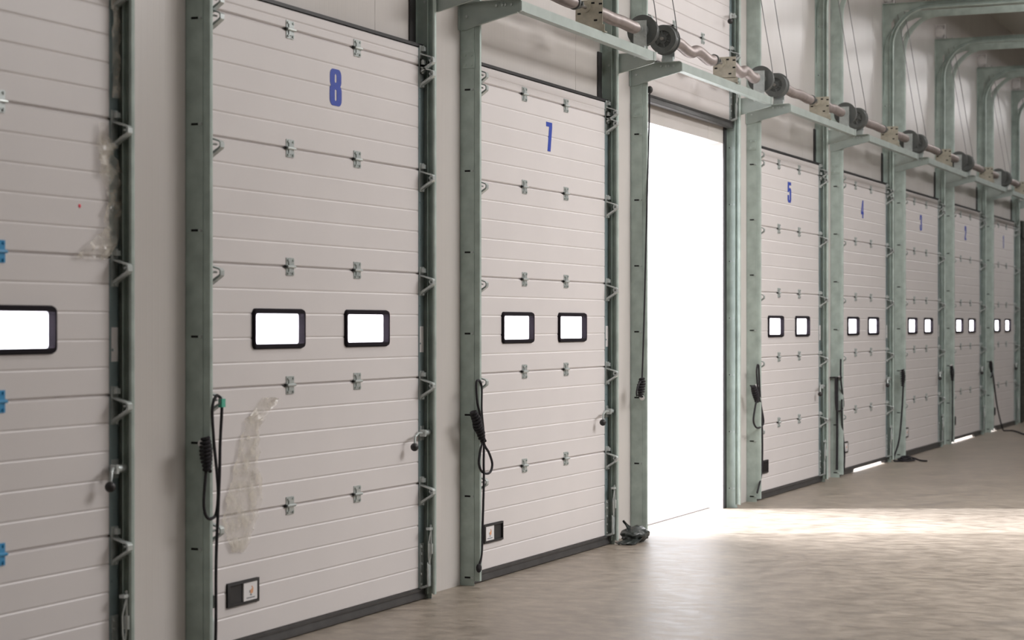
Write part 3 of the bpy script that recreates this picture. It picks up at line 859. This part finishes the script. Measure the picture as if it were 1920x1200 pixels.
# ------------------------------------------------------------------ clear plastic film left on two doors
def film(name, rows, y, seed, amp=.010):
    """a crumpled hanging sheet: rows of (x_left, x_right, z[, y]) joined into a skin"""
    from mathutils import noise
    b = MB(); m = 12; vs = []; sub = []
    for a, c in zip(rows, rows[1:]):
        for k in range(4): sub.append([a[i]+(c[i]-a[i])*k/4 for i in range(3)])
    sub.append(list(rows[-1][:3]))
    for i, (x0, x1, z) in enumerate(sub):
        for j in range(m+1):
            u = j/m; p = Vector((x0+(x1-x0)*u, seed, z))
            d1 = noise.noise(p*14)+.6*noise.noise(p*31)
            ex = .015*noise.noise(Vector((seed, z*16, 1 if j < m/2 else 7)))*(2 if j in (0, m) else 1)
            vs.append((p.x+ex, y-abs(d1)*amp*1.6-.002, z+.012*noise.noise(p*9+Vector((5, 0, 0)))))
    k = m+1
    fs = [(i*k+j, i*k+j+1, (i+1)*k+j+1, (i+1)*k+j) for i in range(len(sub)-1) for j in range(m)]
    me = b.add(vs, fs).mesh(name, ['film'])
    return me
o = put('plastic_film', film('plastic_film', [(.60, .78, 1.245), (.54, .73, 1.20), (.45, .61, 1.14), (.40, .58, 1.04), (.34, .58, .92), (.30, .61, .82), (.25, .60, .72), (.24, .56, .66), (.27, .52, .58), (.32, .44, .50)], -.004, 2.0, .016), None, (LX(8), 0, 0))
tag(o, 'crumpled clear plastic film clinging to the lower left of the door numbered 8', 'plastic film')
o = put('plastic_film', film('plastic_film', [(2.44, 2.54, 3.35), (2.43, 2.53, 3.1), (2.435, 2.51, 2.95), (2.44, 2.50, 2.8), (2.44, 2.505, 2.62)], -.012, 4.0, .012), None, (LX(9), 0, 0))
tag(o, 'strip of clear film at the top right of the door with blue hinge film', 'plastic film')
o = put('plastic_film', film('plastic_film', [(2.34, 2.38, 2.50), (2.33, 2.43, 2.42), (2.33, 2.48, 2.34), (2.36, 2.535, 2.25), (2.40, 2.56, 2.20), (2.39, 2.51, 2.12), (2.38, 2.50, 2.05), (2.31, 2.48, 1.99), (2.19, 2.45, 1.93), (2.15, 2.41, 1.90)], -.010, 6.0, .018), None, (LX(9), 0, 0))
tag(o, 'torn clear film caught on the right edge of the door with blue hinge film', 'plastic film')

# ------------------------------------------------------------------ camera
F = 3733.; TH_ = math.atan(1586/F); DIST = 5.51*math.cos(TH_)
cam = bpy.data.cameras.new('camera'); co = bpy.data.objects.new('camera', cam); COL.objects.link(co)
cam.sensor_width = 36; cam.lens = F/1920*36; cam.shift_y = 7/1920
co.location = (0, -DIST, 1.62); co.rotation_euler = (R(90), 0, R(-90)+TH_)
cam.clip_end = 300
cam.dof.use_dof = True; cam.dof.focus_distance = 13.6; cam.dof.aperture_fstop = 3.0
scene.camera = co

# ------------------------------------------------------------------ light
wd = bpy.data.worlds.new('sky'); scene.world = wd; wd.use_nodes = True
bg = wd.node_tree.nodes['Background']; bg.inputs[0].default_value = (.955, .955, 1., 1); bg.inputs[1].default_value = 1.0
el = R(37); az = R(23)
_nt = wd.node_tree; _g = _nt.nodes.new('ShaderNodeNewGeometry'); _d = _nt.nodes.new('ShaderNodeVectorMath'); _d.operation = 'DOT_PRODUCT'
_ga = R(-2)
_d.inputs[1].default_value = (math.sin(_ga)*math.cos(el), -math.cos(_ga)*math.cos(el), -math.sin(el))
_nt.links.new(_g.outputs['Incoming'], _d.inputs[0])
_m = _nt.nodes.new('ShaderNodeMapRange'); _m.interpolation_type = 'SMOOTHSTEP'
_m.inputs['From Min'].default_value = math.cos(R(27)); _m.inputs['From Max'].default_value = math.cos(R(7))
_m.inputs['To Min'].default_value = 2.2; _m.inputs['To Max'].default_value = 23.
_nt.links.new(_d.outputs['Value'], _m.inputs['Value']); _nt.links.new(_m.outputs[0], bg.inputs[1])
def lamp(name, loc, sx, sy, power, rot=(0, 0, 0), col=(1, .975, .972)):
    l = bpy.data.lights.new(name, 'AREA'); l.shape = 'RECTANGLE'; l.size = sx; l.size_y = sy; l.energy = power; l.color = col
    o = bpy.data.objects.new(name, l); COL.objects.link(o); o.location = loc; o.rotation_euler = rot; return o
for k in range(8): lamp('ceiling_lamp', (6.5+5*k, -2.7, 6.0), 4.6, .25, (14, 20, 28, 34, 44, 46, 42, 30)[k], (R(32), 0, 0))
for k in range(3): lamp('ceiling_lamp', (4+11*k, -14, 6.0), 4, .5, (190, 120, 90)[k])
lamp('ceiling_lamp', (15., -7., 6.1), 6, 3, 640)
sun = bpy.data.lights.new('sun', 'SUN'); sun.energy = 6.6; sun.angle = R(3); sun.color = (.90, .92, 1)
so = bpy.data.objects.new('sun', sun); COL.objects.link(so)
el = R(37); az = R(23)
so.rotation_euler = Vector((math.sin(az)*math.cos(el), -math.cos(az)*math.cos(el), -math.sin(el))).to_track_quat('-Z', 'Y').to_euler()
pl = lamp('doorway_portal', (LX(6)+(OP0+OP1)/2, YW+TH+.02, 1.6), OP1-OP0, 3.2, 1, (R(-90), 0, 0)); pl.data.cycles.is_portal = True

vs = scene.view_settings
scene.display_settings.display_device = 'sRGB'
vs.view_transform = 'Standard'; vs.look = 'None'; vs.exposure = .68; vs.gamma = 1.; vs.use_curve_mapping = False
